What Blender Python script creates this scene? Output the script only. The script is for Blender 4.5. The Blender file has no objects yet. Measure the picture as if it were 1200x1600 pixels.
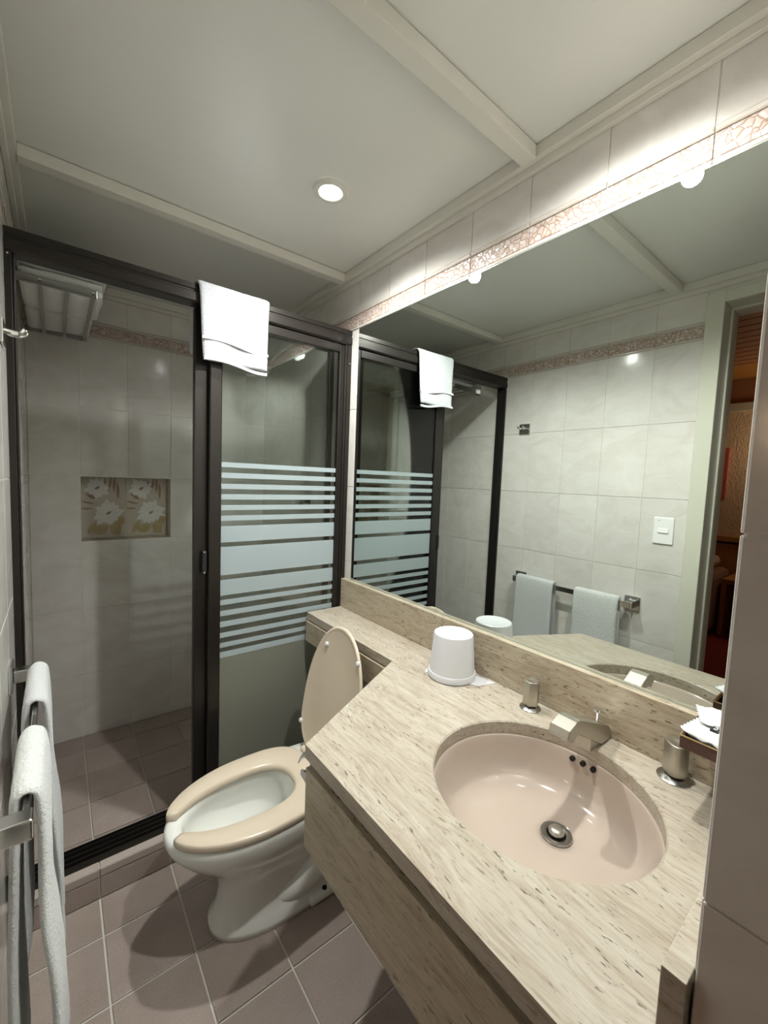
import bpy, bmesh, math, random
from mathutils import Vector, Matrix
from mathutils import noise as mnoise
random.seed(7)
PI = math.pi
S = bpy.context.scene
COL = S.collection

# ------------------------------------------------------------------ camera
cd = bpy.data.cameras.new('camera'); cam = bpy.data.objects.new('camera', cd); COL.objects.link(cam)
YAW, PITCH, ROLL, F = -0.669, -0.0758, 0.0393, 648.35
fw = Vector((-math.sin(YAW)*math.cos(PITCH), math.cos(YAW)*math.cos(PITCH), math.sin(PITCH)))
r0 = Vector((math.cos(YAW), math.sin(YAW), 0)); u0 = r0.cross(fw)
rt = math.cos(ROLL)*r0 + math.sin(ROLL)*u0; up = -math.sin(ROLL)*r0 + math.cos(ROLL)*u0
M = Matrix((rt, up, -fw)).transposed().to_4x4(); M.translation = Vector((-1.0045, 0, 1.3523))
cam.matrix_world = M
cd.sensor_fit = 'VERTICAL'; cd.sensor_height = 36.0; cd.lens = F/1600*36.0; cd.clip_start = 0.01
S.camera = cam

# ------------------------------------------------------------------ world, exposure
w = bpy.data.worlds.new('world'); S.world = w; w.use_nodes = True
w.node_tree.nodes['Background'].inputs[0].default_value = (0.02, 0.02, 0.02, 1)
w.node_tree.nodes['Background'].inputs[1].default_value = 0.3
S.view_settings.view_transform = 'Standard'; S.view_settings.look = 'None'
S.view_settings.gamma = 1.0; S.view_settings.use_curve_mapping = False
S.view_settings.exposure = 0.15
S.cycles.max_bounces = 14; S.cycles.diffuse_bounces = 7; S.cycles.glossy_bounces = 8
S.cycles.transmission_bounces = 10; S.cycles.transparent_max_bounces = 16
S.cycles.sample_clamp_indirect = 12.0; S.cycles.blur_glossy = 0.3
BULB = 14.0          # radiance of the visible bulb faces
SPOT = 52.0           # watts of each ceiling spot behind its bulb face
BED_LAMP = 11.0       # watts of the bedroom lamp

# ------------------------------------------------------------------ materials
def mat(name, col=(0.8,)*3, rough=0.5, metal=0.0, spec=0.5, emit=None, estr=0.0, coat=0.0):
    m = bpy.data.materials.new(name); m.use_nodes = True
    b = m.node_tree.nodes['Principled BSDF']
    b.inputs['Base Color'].default_value = (*col, 1); b.inputs['Roughness'].default_value = rough
    b.inputs['Metallic'].default_value = metal; b.inputs['Specular IOR Level'].default_value = spec
    b.inputs['Coat Weight'].default_value = coat
    if emit: b.inputs['Emission Color'].default_value = (*emit, 1); b.inputs['Emission Strength'].default_value = estr
    m['b'] = 1
    return m
def N(m, t, **kw):
    n = m.node_tree.nodes.new(t)
    for k, v in kw.items():
        if k.startswith('i_'): n.inputs[k[2:].replace('_', ' ')].default_value = v
        else: setattr(n, k, v)
    return n
def LK(m, a, b): m.node_tree.links.new(a, b)
def pos(m, scale=(1,1,1)):
    g = N(m, 'ShaderNodeNewGeometry'); mp = N(m, 'ShaderNodeMapping'); mp.inputs['Scale'].default_value = scale
    LK(m, g.outputs['Position'], mp.inputs['Vector']); return mp.outputs[0]
def noise(m, vec, scale=5, detail=4, rough=0.5, dist=0.0):
    n = N(m, 'ShaderNodeTexNoise'); n.inputs['Scale'].default_value = scale; n.inputs['Detail'].default_value = detail
    n.inputs['Roughness'].default_value = rough; n.inputs['Distortion'].default_value = dist
    LK(m, vec, n.inputs['Vector']); return n.outputs['Fac']
def ramp(m, fac, stops):
    r = N(m, 'ShaderNodeValToRGB'); e = r.color_ramp.elements
    while len(e) < len(stops): e.new(0.5)
    for k, (p, c) in enumerate(stops):
        e[k].position = p; e[k].color = (*c, 1) if len(c) == 3 else c
    LK(m, fac, r.inputs[0]); return r.outputs[0]
def mix(m, fac, a, b, mode='MIX'):
    x = N(m, 'ShaderNodeMix', data_type='RGBA', blend_type=mode)
    for s, v in ((x.inputs[0], fac), (x.inputs[6], a), (x.inputs[7], b)):
        if hasattr(v, 'links') or hasattr(v, 'is_linked'): LK(m, v, s)
        else: s.default_value = v if not isinstance(v, tuple) else ((*v, 1) if len(v) == 3 else v)
    return x.outputs[2]
def BS(m): return m.node_tree.nodes['Principled BSDF']
def bump(m, h, strength=0.2, dist=0.002):
    b = N(m, 'ShaderNodeBump'); b.inputs['Strength'].default_value = strength; b.inputs['Distance'].default_value = dist
    LK(m, h, b.inputs['Height']); LK(m, b.outputs[0], BS(m).inputs['Normal'])
def objrand(m):
    return N(m, 'ShaderNodeObjectInfo').outputs['Random']

def m_walltile():
    m = mat('glazed_wall_tile', rough=0.13)
    p = pos(m, (3.2, 3.2, 5.0)); n1 = noise(m, p, 1.6, 6, 0.62, 1.6)
    base = ramp(m, n1, [(0.32, (0.58, 0.55, 0.51)), (0.5, (0.62, 0.595, 0.56)), (0.68, (0.66, 0.64, 0.61))])
    rr = ramp(m, objrand(m), [(0.0, (0.95, 0.945, 0.94)), (1.0, (1.02, 1.02, 1.02))])
    LK(m, mix(m, 1.0, base, rr, 'MULTIPLY'), BS(m).inputs['Base Color'])
    bump(m, noise(m, pos(m, (9, 9, 9)), 1.4, 3), 0.12, 0.004)
    return m
def m_floortile():
    m = mat('mauve_floor_tile', rough=0.42)
    n1 = noise(m, pos(m, (4, 4, 4)), 2.0, 6, 0.6); n2 = noise(m, pos(m, (140, 140, 140)), 2.0, 3, 0.7)
    c = ramp(m, n1, [(0.3, (0.285, 0.225, 0.195)), (0.7, (0.365, 0.30, 0.27))])
    c = mix(m, 0.35, c, ramp(m, n2, [(0.35, (0.22, 0.17, 0.145)), (0.65, (0.46, 0.39, 0.35))]))
    rr = ramp(m, objrand(m), [(0.0, (0.90, 0.89, 0.88)), (1.0, (1.08, 1.08, 1.09))])
    LK(m, mix(m, 1.0, c, rr, 'MULTIPLY'), BS(m).inputs['Base Color']); bump(m, n2, 0.12, 0.001); return m
def m_travertine(name='travertine', tint=(1, 1, 1)):
    m = mat(name, rough=0.28)
    wob = noise(m, pos(m, (5, 2.2, 5)), 1.0, 3)
    g = N(m, 'ShaderNodeNewGeometry'); v = N(m, 'ShaderNodeVectorMath', operation='MULTIPLY_ADD')
    cx = N(m, 'ShaderNodeCombineXYZ'); LK(m, wob, cx.inputs[0]); LK(m, wob, cx.inputs[2])
    LK(m, cx.outputs[0], v.inputs[0]); v.inputs[1].default_value = (0.10, 0, 0.10); LK(m, g.outputs['Position'], v.inputs[2])
    def mp(s):
        q = N(m, 'ShaderNodeMapping'); q.inputs['Scale'].default_value = s; LK(m, v.outputs[0], q.inputs[0]); return q.outputs[0]
    bands = noise(m, mp((26, 2.6, 26)), 1.6, 6, 0.62, 0.3)
    fine = noise(m, mp((120, 9, 120)), 1.5, 5, 0.6, 0.4)
    c = ramp(m, bands, [(0.28, (0.46, 0.375, 0.29)), (0.44, (0.60, 0.525, 0.435)), (0.56, (0.69, 0.63, 0.545)), (0.72, (0.76, 0.72, 0.65))])
    c = mix(m, 0.48, c, ramp(m, fine, [(0.3, (0.30, 0.21, 0.14)), (0.48, (0.60, 0.53, 0.44)), (0.7, (0.82, 0.78, 0.71))]))
    pit = noise(m, mp((230, 42, 230)), 1.0, 3, 0.6); big = noise(m, mp((10, 2.4, 10)), 1.7, 2)
    pm = ramp(m, pit, [(0.61, (0, 0, 0)), (0.66, (1, 1, 1))]); bm_ = ramp(m, big, [(0.36, (0.25,)*3), (0.56, (1, 1, 1))])
    fac = mix(m, 1.0, pm, bm_, 'MULTIPLY')
    sep = N(m, 'ShaderNodeSeparateColor'); LK(m, fac, sep.inputs[0])
    c = mix(m, sep.outputs[0], c, (0.17, 0.135, 0.10))
    c = mix(m, 1.0, c, tint, 'MULTIPLY')
    LK(m, c, BS(m).inputs['Base Color'])
    inv = N(m, 'ShaderNodeMath', operation='SUBTRACT'); inv.inputs[0].default_value = 1.0; LK(m, sep.outputs[0], inv.inputs[1])
    bump(m, inv.outputs[0], 0.35, 0.001); return m
def m_paint(name, col, rough=0.45, bs=0.05):
    m = mat(name, col, rough); n = noise(m, pos(m, (60, 60, 60)), 2, 4)
    n2 = noise(m, pos(m, (2, 2, 2)), 1.4, 4)
    LK(m, ramp(m, n2, [(0.3, tuple(c*0.96 for c in col)), (0.7, col)]), BS(m).inputs['Base Color']); bump(m, n, bs, 0.001); return m
def m_terry(name='dimmed_white_terry', col=(0.47, 0.48, 0.50), sc=260):  # default: white towel dimmed in colour against the strong lamp light on the header
    m = mat(name, col, 0.95, spec=0.1)
    BS(m).inputs['Sheen Weight'].default_value = 0.3
    n = noise(m, pos(m, (sc, sc, sc)), 1.0, 3, 0.7); bump(m, n, 0.9, 0.005)
    LK(m, ramp(m, n, [(0.3, tuple(c*0.90 for c in col)), (0.7, col)]), BS(m).inputs['Base Color']); return m
def m_border(name, floral):
    m = mat(name, rough=0.16)
    if floral:
        p = pos(m, (62, 62, 62)); vo = N(m, 'ShaderNodeTexVoronoi', feature='DISTANCE_TO_EDGE'); vo.inputs['Scale'].default_value = 1.0
        nz = noise(m, pos(m, (40, 40, 40)), 1.0, 2); add = N(m, 'ShaderNodeVectorMath', operation='ADD')
        LK(m, p, add.inputs[0]); LK(m, nz, add.inputs[1]); LK(m, add.outputs[0], vo.inputs['Vector'])
        v2 = N(m, 'ShaderNodeTexVoronoi'); LK(m, add.outputs[0], v2.inputs['Vector']); v2.inputs['Scale'].default_value = 1.0
        cell = N(m, 'ShaderNodeSeparateColor'); LK(m, v2.outputs['Color'], cell.inputs[0])
        pal = ramp(m, cell.outputs[0], [(0.0, (0.46, 0.375, 0.325)), (0.45, (0.48, 0.40, 0.355)), (0.6, (0.53, 0.46, 0.42)), (1.0, (0.55, 0.485, 0.445))])
        edge = ramp(m, vo.outputs['Distance'], [(0.02, (0.60, 0.48, 0.42)), (0.12, (1, 1, 1))])
        LK(m, mix(m, 1.0, pal, edge, 'MULTIPLY'), BS(m).inputs['Base Color'])
        bump(m, vo.outputs['Distance'], 0.6, 0.004)
    else:
        n = noise(m, pos(m, (20, 20, 160)), 1, 3)
        LK(m, ramp(m, n, [(0.35, (0.48, 0.42, 0.365)), (0.65, (0.54, 0.50, 0.455))]), BS(m).inputs['Base Color'])
    return m
def m_glass(name, tint, ior=1.5):
    m = bpy.data.materials.new(name); m.use_nodes = True; nt = m.node_tree; nt.nodes.clear()
    o = N(m, 'ShaderNodeOutputMaterial'); t = N(m, 'ShaderNodeBsdfTransparent'); g = N(m, 'ShaderNodeBsdfGlossy')
    g.inputs['Roughness'].default_value = 0.02; t.inputs[0].default_value = (*tint, 1)
    fr = N(m, 'ShaderNodeFresnel'); fr.inputs[0].default_value = ior; mx = N(m, 'ShaderNodeMixShader')
    LK(m, fr.outputs[0], mx.inputs[0]); LK(m, t.outputs[0], mx.inputs[1]); LK(m, g.outputs[0], mx.inputs[2]); LK(m, mx.outputs[0], o.inputs[0]); return m
def m_frost(name, col, clear, glossy=0.04):
    m = bpy.data.materials.new(name); m.use_nodes = True; nt = m.node_tree; nt.nodes.clear()
    o = N(m, 'ShaderNodeOutputMaterial'); t = N(m, 'ShaderNodeBsdfTransparent'); d = N(m, 'ShaderNodeBsdfDiffuse'); tr = N(m, 'ShaderNodeBsdfTranslucent')
    d.inputs[0].default_value = (*col, 1); tr.inputs[0].default_value = (*col, 1)
    a = N(m, 'ShaderNodeMixShader'); a.inputs[0].default_value = 0.35; LK(m, d.outputs[0], a.inputs[1]); LK(m, tr.outputs[0], a.inputs[2])
    b = N(m, 'ShaderNodeMixShader'); b.inputs[0].default_value = clear; LK(m, a.outputs[0], b.inputs[1]); LK(m, t.outputs[0], b.inputs[2])
    LK(m, b.outputs[0], o.inputs[0]); return m

MT = dict(
    tile=m_walltile(), grout=m_paint('wall_grout', (0.78, 0.75, 0.70), 0.8), ftile=m_floortile(),
    fgrout=m_paint('floor_grout', (0.60, 0.565, 0.50), 0.85, 0.2), trav=m_travertine(tint=(0.61, 0.60, 0.57)), travd=m_travertine('travertine_apron', (0.60, 0.57, 0.49)),
    ceil=m_paint('ceiling_panel', (0.66, 0.66, 0.62), 0.35), trim=m_paint('cream_trim', (0.62, 0.60, 0.54), 0.35),
    casing=m_paint('cream_door_paint', (0.58, 0.575, 0.485), 0.35),
    floral=m_border('floral_relief', True), rim=m_border('cream_moulding', False),
    black=mat('bronze_aluminium', (0.030, 0.026, 0.023), 0.30, 0.6), blackin=mat('black_rubber', (0.008, 0.008, 0.008), 0.5),
    chrome=mat('chrome', (0.72, 0.72, 0.71), 0.14, 1.0), nickel=mat('brushed_nickel', (0.47, 0.445, 0.385), 0.40, 1.0),
    steel=mat('dull_steel', (0.40, 0.40, 0.385), 0.24, 1.0),
    terry=m_terry(), terry2=m_terry('cotton_terry', (0.66, 0.67, 0.66), 170), terry3=m_terry('soft_terry', (0.64, 0.65, 0.655), 300), terry4=m_terry('brightened_terry', (0.86, 0.86, 0.84), 200), switch=mat('switch_plastic', (0.80, 0.80, 0.80), 0.3), hem=m_paint('smooth_cotton_band', (0.44, 0.45, 0.47), 0.9),  # rack terry lightened in colour, standing in for lamp light missing there
    china=mat('white_china', (0.74, 0.74, 0.70), 0.08, coat=0.3), seat=mat('cream_plastic', (0.60, 0.51, 0.40), 0.22),
    water=m_glass('water', (0.93, 0.96, 0.95), 1.33), pink=mat('pink_china', (0.43, 0.355, 0.30), 0.10, coat=0.3),
    dark=mat('dark_hole', (0.004, 0.004, 0.004), 0.7), white=mat('white_plastic', (0.60, 0.60, 0.62), 0.28),
    paper=mat('white_paper', (0.58, 0.575, 0.59), 0.55), ink=mat('black_ink', (0.012, 0.012, 0.012), 0.5),
    grey=mat('grey_print', (0.35, 0.35, 0.35), 0.5), wood=m_paint('dark_brown_lacquer', (0.075, 0.032, 0.025), 0.25),
    gold=mat('gold_rim', (0.75, 0.60, 0.32), 0.25, 1.0),
    glass=m_glass('clear_glass', (0.93, 0.955, 0.94)), frost=m_frost('frosted_band', (0.50, 0.57, 0.59), 0.16),
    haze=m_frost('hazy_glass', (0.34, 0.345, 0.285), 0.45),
    mirror=mat('mirror_silver', (0.66, 0.705, 0.67), 0.0, 1.0), medge=mat('mirror_edge', (0.50, 0.56, 0.54), 0.2, 0.6),
    silicone=mat('white_silicone', (0.78, 0.77, 0.74), 0.5),
    bulb=mat('bulb', (1, 1, 1), 0.5, emit=(0.985, 1.0, 0.96), estr=BULB),
    stucco=None, bwood=m_paint('honey_wood', (0.42, 0.20, 0.06), 0.35), bslat=m_paint('ceiling_slat_wood', (0.36, 0.17, 0.09), 0.5),
    carpet=m_paint('red_carpet', (0.20, 0.018, 0.010), 0.95, 0.4), spread=m_paint('brown_bedspread', (0.22, 0.12, 0.085), 0.9, 0.3),
    pillow=m_paint('beige_pillow', (0.45, 0.34, 0.27), 0.9), red=mat('pink_panel', (0.52, 0.12, 0.10), 0.6),
    petal=mat('white_petal', (0.66, 0.645, 0.61), 0.3), leaf=mat('ochre_leaf', (0.38, 0.30, 0.16), 0.3), brownp=mat('brown_stroke', (0.30, 0.19, 0.13), 0.3),
    dtile=m_paint('tan_tile', (0.50, 0.45, 0.37), 0.25),
)
m = mat('stucco', (0.66, 0.50, 0.37), 0.9); bump(m, noise(m, pos(m, (45, 45, 22)), 1.5, 4, 0.6), 0.8, 0.012); MT['stucco'] = m

# ------------------------------------------------------------------ object helpers
def finish(o, label=None, cat=None, group=None, kind=None):
    if label: o['label'] = label
    if cat: o['category'] = cat
    if group: o['group'] = group
    if kind: o['kind'] = kind
    return o
def wloc(o):
    v = Vector((0, 0, 0))
    while o is not None: v += o.location; o = o.parent
    return v
def obj(name, bm, m, parent=None, smooth=False, bevel=0.0, label=None, cat=None, group=None, kind=None, sub=0):
    me = bpy.data.meshes.new(name)
    bmesh.ops.recalc_face_normals(bm, faces=bm.faces)
    bm.to_mesh(me); bm.free()
    if parent is not None: me.transform(Matrix.Translation(-wloc(parent)))
    me.materials.append(MT[m] if isinstance(m, str) else m)
    o = bpy.data.objects.new(name, me); COL.objects.link(o)
    if parent is not None: o.parent = parent
    if smooth:
        me.polygons.foreach_set('use_smooth', [True]*len(me.polygons))
        if smooth != 'all': me.set_sharp_from_angle(angle=math.radians(38))
    if bevel:
        b = o.modifiers.new('bevel', 'BEVEL'); b.width = bevel; b.segments = 2; b.limit_method = 'ANGLE'; b.angle_limit = math.radians(50)
    if sub:
        s = o.modifiers.new('sub', 'SUBSURF'); s.levels = sub; s.render_levels = sub
    return finish(o, label, cat, group, kind)
def base_obj(o, loc):    # give a one-mesh thing its origin at its own base
    o.data.transform(Matrix.Translation(-Vector(loc))); o.location = loc; return o
def thing(name, label, cat, loc, group=None):
    o = bpy.data.objects.new(name, None); o.empty_display_size = 0.05; COL.objects.link(o); o.location = loc
    return finish(o, label, cat, group)
def copy_tree(o, parent=None):
    c = o.copy(); COL.objects.link(c)
    if parent is not None: c.parent = parent
    for ch in list(o.children): copy_tree(ch, c)
    return c
def box(bm, a, b, rot=None, c=None):
    x0, y0, z0 = a; x1, y1, z1 = b
    vs = [bm.verts.new(p) for p in ((x0,y0,z0),(x1,y0,z0),(x1,y1,z0),(x0,y1,z0),(x0,y0,z1),(x1,y0,z1),(x1,y1,z1),(x0,y1,z1))]
    for f in ((0,3,2,1),(4,5,6,7),(0,1,5,4),(1,2,6,5),(2,3,7,6),(3,0,4,7)): bm.faces.new([vs[i] for i in f])
    return vs
def boxes(*prs):
    bm = bmesh.new()
    for a, b in prs: box(bm, a, b)
    return bm
def loft(rings, cap0=True, cap1=True, closed=True):
    bm = bmesh.new(); R = [[bm.verts.new(p) for p in r] for r in rings]; n = len(R[0])
    for a, b in zip(R, R[1:]):
        for i in range(n if closed else n-1): bm.faces.new((a[i], a[(i+1) % n], b[(i+1) % n], b[i]))
    if cap0: bm.faces.new(R[0][::-1])
    if cap1: bm.faces.new(R[-1])
    return bm
def lathe(prof, c, n=40, axis='z', cap=True):
    rings = []
    for r, h in prof:
        ring = []
        for i in range(n):
            t = 2*PI*i/n; a, b = r*math.cos(t), r*math.sin(t)
            p = {'z': (a, b, h), 'x': (h, a, b), 'y': (a, h, b)}[axis]
            ring.append((c[0]+p[0], c[1]+p[1], c[2]+p[2]))
        rings.append(ring)
    return loft(rings, cap, cap)
def tube(pts, r, n=12, bm=None, caps=True):
    bm = bm or bmesh.new(); pts = [Vector(p) for p in pts]; R = []
    rs = r if isinstance(r, (list, tuple)) else [r]*len(pts)
    prev = None
    for i, p in enumerate(pts):
        d = (pts[min(i+1, len(pts)-1)] - pts[max(i-1, 0)]).normalized()
        s = d.cross(Vector((0, 0, 1))) if prev is None else prev - d*prev.dot(d)
        if s.length < 1e-4: s = d.cross(Vector((1, 0, 0)))
        s.normalize(); prev = s; t = d.cross(s)
        R.append([bm.verts.new(p + rs[i]*(math.cos(2*PI*k/n)*s + math.sin(2*PI*k/n)*t)) for k in range(n)])
    for a, b in zip(R, R[1:]):
        for k in range(n): bm.faces.new((a[k], a[(k+1) % n], b[(k+1) % n], b[k]))
    if caps: bm.faces.new(R[0][::-1]); bm.faces.new(R[-1])
    return bm
def spline(P, n=8):
    P = [Vector(p) for p in P]; out = []
    for i in range(len(P)-1):
        p0, p1, p2, p3 = P[max(i-1, 0)], P[i], P[i+1], P[min(i+2, len(P)-1)]
        for k in range(n):
            t = k/n; out.append(0.5*((2*p1)+(p2-p0)*t+(2*p0-5*p1+4*p2-p3)*t*t+(3*p1-p0-3*p2+p3)*t**3))
    out.append(P[-1]); return out
def prism(poly, a, b, axis='y'):
    bm = bmesh.new()
    def P(u, v, h): return {'y': (u, h, v), 'x': (h, u, v), 'z': (u, v, h)}[axis]
    A = [bm.verts.new(P(u, v, a)) for u, v in poly]; B = [bm.verts.new(P(u, v, b)) for u, v in poly]; n = len(poly)
    bm.faces.new(A[::-1]); bm.faces.new(B)
    for i in range(n): bm.faces.new((A[i], A[(i+1) % n], B[(i+1) % n], B[i]))
    return bm

# ------------------------------------------------------------------ tiling
TM = {}
def tile_mesh(w, h, t, m, bev):
    k = (round(w, 4), round(h, 4), m, t)
    if k not in TM:
        bm = bmesh.new(); b = min(bev, w/4, h/4)
        lo = [bm.verts.new((x, y, 0)) for x, y in ((0,0),(w,0),(w,h),(0,h))]
        mi = [bm.verts.new((x, y, t-b*0.6)) for x, y in ((0,0),(w,0),(w,h),(0,h))]
        hi = [bm.verts.new((x, y, t)) for x, y in ((b,b),(w-b,b),(w-b,h-b),(b,h-b))]
        bm.faces.new(hi)
        for A, B in ((lo, mi), (mi, hi)):
            for i in range(4): bm.faces.new((A[i], A[(i+1) % 4], B[(i+1) % 4], B[i]))
        bm.faces.new(lo[::-1]); bmesh.ops.recalc_face_normals(bm, faces=bm.faces)
        me = bpy.data.meshes.new('tile'); bm.to_mesh(me); bm.free(); me.materials.append(MT[m]); TM[k] = me
    return TM[k]
def tiling(parent, O, U, V, us, vs, m='tile', gap=0.0022, t=0.003, bev=0.0012, skip=(), name='tile', jig=0.0):
    O, U, V = Vector(O), Vector(U), Vector(V); W = U.cross(V)
    for i in range(len(us)-1):
        for j in range(len(vs)-1):
            u0, u1, v0, v1 = us[i]+gap/2, us[i+1]-gap/2, vs[j]+gap/2, vs[j+1]-gap/2
            if u1-u0 < 0.008 or v1-v0 < 0.008: continue
            cu, cv = (u0+u1)/2, (v0+v1)/2
            if any(a < cu < b and c < cv < d for a, b, c, d in skip): continue
            o = bpy.data.objects.new(name, tile_mesh(u1-u0, v1-v0, t, m, bev)); COL.objects.link(o); o.parent = parent
            mm = Matrix((U, V, W)).transposed().to_4x4(); mm.translation = O + U*u0 + V*v0 + W*(random.uniform(-jig, jig))
            o.matrix_basis = mm
def cuts(a, b, j0, step):
    k = math.ceil((a-j0)/step+1e-6); r = [a]
    while j0+k*step < b-1e-4: r.append(j0+k*step); k += 1
    r.append(b); return r

XL, YB, ZC, CH = -1.1057, 2.488, 2.222, 0.331
YN = -0.60
HZ = [0.0, 0.326, 0.657, 0.988, 1.319, 1.650, 1.983]
NX0, NX1, NZ0, NZ1 = -0.915, -0.518, 0.995, 1.316
B0, B1 = 1.983, 2.055

# floor and ceiling
fl = obj('floor', boxes(((-1.30, YN-0.1, -0.12), (0.12, YB+0.2, -0.004))), 'fgrout', kind='structure')
wr = obj('wall_right', boxes(((0.003, 0.084, -0.004), (0.12, YB+0.2, 2.30))), 'grout', kind='structure')
wl = obj('wall_left', boxes(((-1.235, 0.525, -0.004), (XL-0.003, YB+0.2, 2.30)), ((-1.235, -0.40, 2.145), (XL-0.003, 0.525, 2.30)), ((-1.235, YN, -0.004), (XL-0.003, -0.40, 2.30))), 'grout', kind='structure')
wb = obj('wall_back', boxes(((XL-0.003, YB+0.003, -0.004), (NX0, YB+0.2, 2.30)), ((NX1, YB+0.003, -0.004), (0.003, YB+0.2, 2.30)),
        ((NX0, YB+0.003, -0.004), (NX1, YB+0.2, NZ0)), ((NX0, YB+0.003, NZ1), (NX1, YB+0.2, 2.30)), ((NX0, YB+0.104, NZ0), (NX1, YB+0.2, NZ1))), 'grout', kind='structure')
wf = obj('wall_front', boxes(((-0.553, YN, -0.004), (0.003, 0.084, 2.30))), 'grout', kind='structure')
we = obj('wall_near', boxes(((-1.235, YN-0.1, -0.004), (0.12, YN, 2.30))), 'ceil', kind='structure')
cl = obj('ceiling', boxes(((-1.235, YN, ZC), (0.12, YB+0.2, ZC+0.08))), 'ceil', kind='structure')

# wall tiles
XF = 0.0
ys = cuts(0.086, YB, 1.492, 0.2)
def strip(par, O, U, V, us, m_r='rim'):
    tiling(par, O, U, V, us, [B0, B0+0.011], 'rim', t=0.006, bev=0.003, gap=0.002, name='border_moulding')
    tiling(par, O, U, V, us, [B0+0.011, B1-0.014], 'floral', t=0.004, bev=0.001, gap=0.002, name='border_tile')
    tiling(par, O, U, V, us, [B1-0.014, B1], 'rim', t=0.007, bev=0.003, gap=0.002, name='border_moulding')
# right wall: normal -x ; u = -y , v = z  => U x V = (-y) x z = -x
Ur = (0, -1, 0)
def neg(a): return sorted(-q for q in a)
usr = neg(ys)
hid = [(-1.484, -0.08, 0.0, 1.98)]
tiling(wr, (0.003, 0, 0), Ur, (0, 0, 1), usr, HZ, skip=[(-1.40, -0.08, 0.0, 1.99)])
strip(wr, (0.003, 0, 0), Ur, (0, 0, 1), usr)
tiling(wr, (0.003, 0, 0), Ur, (0, 0, 1), usr, [B1, ZC])
# left wall : normal +x ; u = y, v = z
usl = cuts(0.583, YB, 1.3622, 0.2)
tiling(wl, (XL-0.003, 0, 0), (0, 1, 0), (0, 0, 1), usl, HZ)
strip(wl, (XL-0.003, 0, 0), (0, 1, 0), (0, 0, 1), usl)
tiling(wl, (XL-0.003, 0, 0), (0, 1, 0), (0, 0, 1), usl, [B1, ZC])
tiling(wl, (XL-0.003, 0, 0), (0, 1, 0), (0, 0, 1), [-0.4, -0.2, 0.0, 0.2, 0.4, 0.583], [2.157, ZC])
# back wall: normal -y ; u = x, v = z
usb = [XL+0.0, -0.915, -0.7165, -0.518, -0.319, -0.119, 0.0]
hzb = [0.0, 0.326, 0.657, 0.993, 1.318, 1.650, 1.983]
tiling(wb, (0, YB+0.003, 0), (1, 0, 0), (0, 0, 1), usb, hzb, skip=[(NX0, NX1, NZ0, NZ1)])
strip(wb, (0, YB+0.003, 0), (1, 0, 0), (0, 0, 1), usb)
tiling(wb, (0, YB+0.003, 0), (1, 0, 0), (0, 0, 1), usb, [B1, ZC])
# niche lining
nl = bmesh.new()
box(nl, (NX0, YB+0.004, NZ0-0.003), (NX1, YB+0.104, NZ0+0.002)); box(nl, (NX0, YB+0.004, NZ1-0.002), (NX1, YB+0.104, NZ1+0.003))
box(nl, (NX0-0.003, YB+0.004, NZ0), (NX0+0.002, YB+0.104, NZ1)); box(nl, (NX1-0.002, YB+0.004, NZ0), (NX1+0.003, YB+0.104, NZ1))
obj('niche_lining', nl, 'dtile', wb)
# two flower tiles at the back of the niche: tile > flower, leaf
def flower_tile(x0, x1, seed):
    rnd = random.Random(seed); w = x1-x0; z0, z1 = NZ0+0.004, NZ1-0.004; yf = YB+0.098
    t = obj('flower_tile', boxes(((x0+0.002, yf, z0), (x1-0.002, YB+0.104, z1))), 'dtile', wb, bevel=0.001)
    def petal(bm, cx, cz, ang, L, W, y):
        n = 7; A = []; ca, sa = math.cos(ang), math.sin(ang)
        cen = bm.verts.new((cx+ca*L*0.5, y-0.0022, cz+sa*L*0.5)); ring = []
        for k in range(n*2):
            s = k/(n*2)*2*PI; a = (1-math.cos(s))/2*L; b = math.sin(s)*W/2*(0.5+0.8*math.sin(a/L*PI))
            ring.append(bm.verts.new((cx+ca*a-sa*b, y, cz+sa*a+ca*b)))
        for k in range(n*2): bm.faces.new((cen, ring[k], ring[(k+1) % (n*2)]))
    def fl(cx, cz, R, n, a0):
        bm = bmesh.new()
        for k in range(n):
            a = a0+2*PI*k/n+rnd.uniform(-.08, .08)
            petal(bm, cx, cz, a, R*rnd.uniform(.8, 1.12), R*0.40, yf-0.0004)
        obj('flower', bm, 'petal', t)
        c = bmesh.new(); petal(c, cx-0.011, cz-0.008, 0.6, 0.028, 0.010, yf-0.0026); obj('flower_centre', c, 'brownp', t)
    fl(x0+w*0.60, z0+0.128, 0.070, 13, 0.2)
    fl(x0+w*0.36, z0+0.258, 0.058, 11, 0.5)
    b = bmesh.new()
    for cx, cz, a, L, W in ((.62,.245,1.45,.075,.010),(.72,.235,1.5,.085,.011),(.82,.20,1.6,.09,.012),(.35,.20,2.6,.055,.016),(.30,.175,2.9,.06,.008),(.25,.15,3.1,.05,.007),(.55,.26,1.7,.05,.008)):
        petal(b, x0+w*cx, z0+cz, a, L, W, yf-0.0004)
    obj('stem_stroke', b, 'brownp', t)
    b = bmesh.new()
    for cx, cz, a, L, W in ((.15,.018,1.1,.075,.022),(.30,.022,0.6,.07,.040),(.62,.055,-.15,.055,.050),(.66,.052,-.75,.055,.040),(.78,.085,.2,.04,.045),(.45,.03,2.6,.05,.03)):
        petal(b, x0+w*cx, z0+cz, a, L, W, yf-0.0006)
    obj('leaf', b, 'leaf', t)
flower_tile(NX0+0.002, -0.7165, 1); flower_tile(-0.7165, NX1-0.002, 2)
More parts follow.
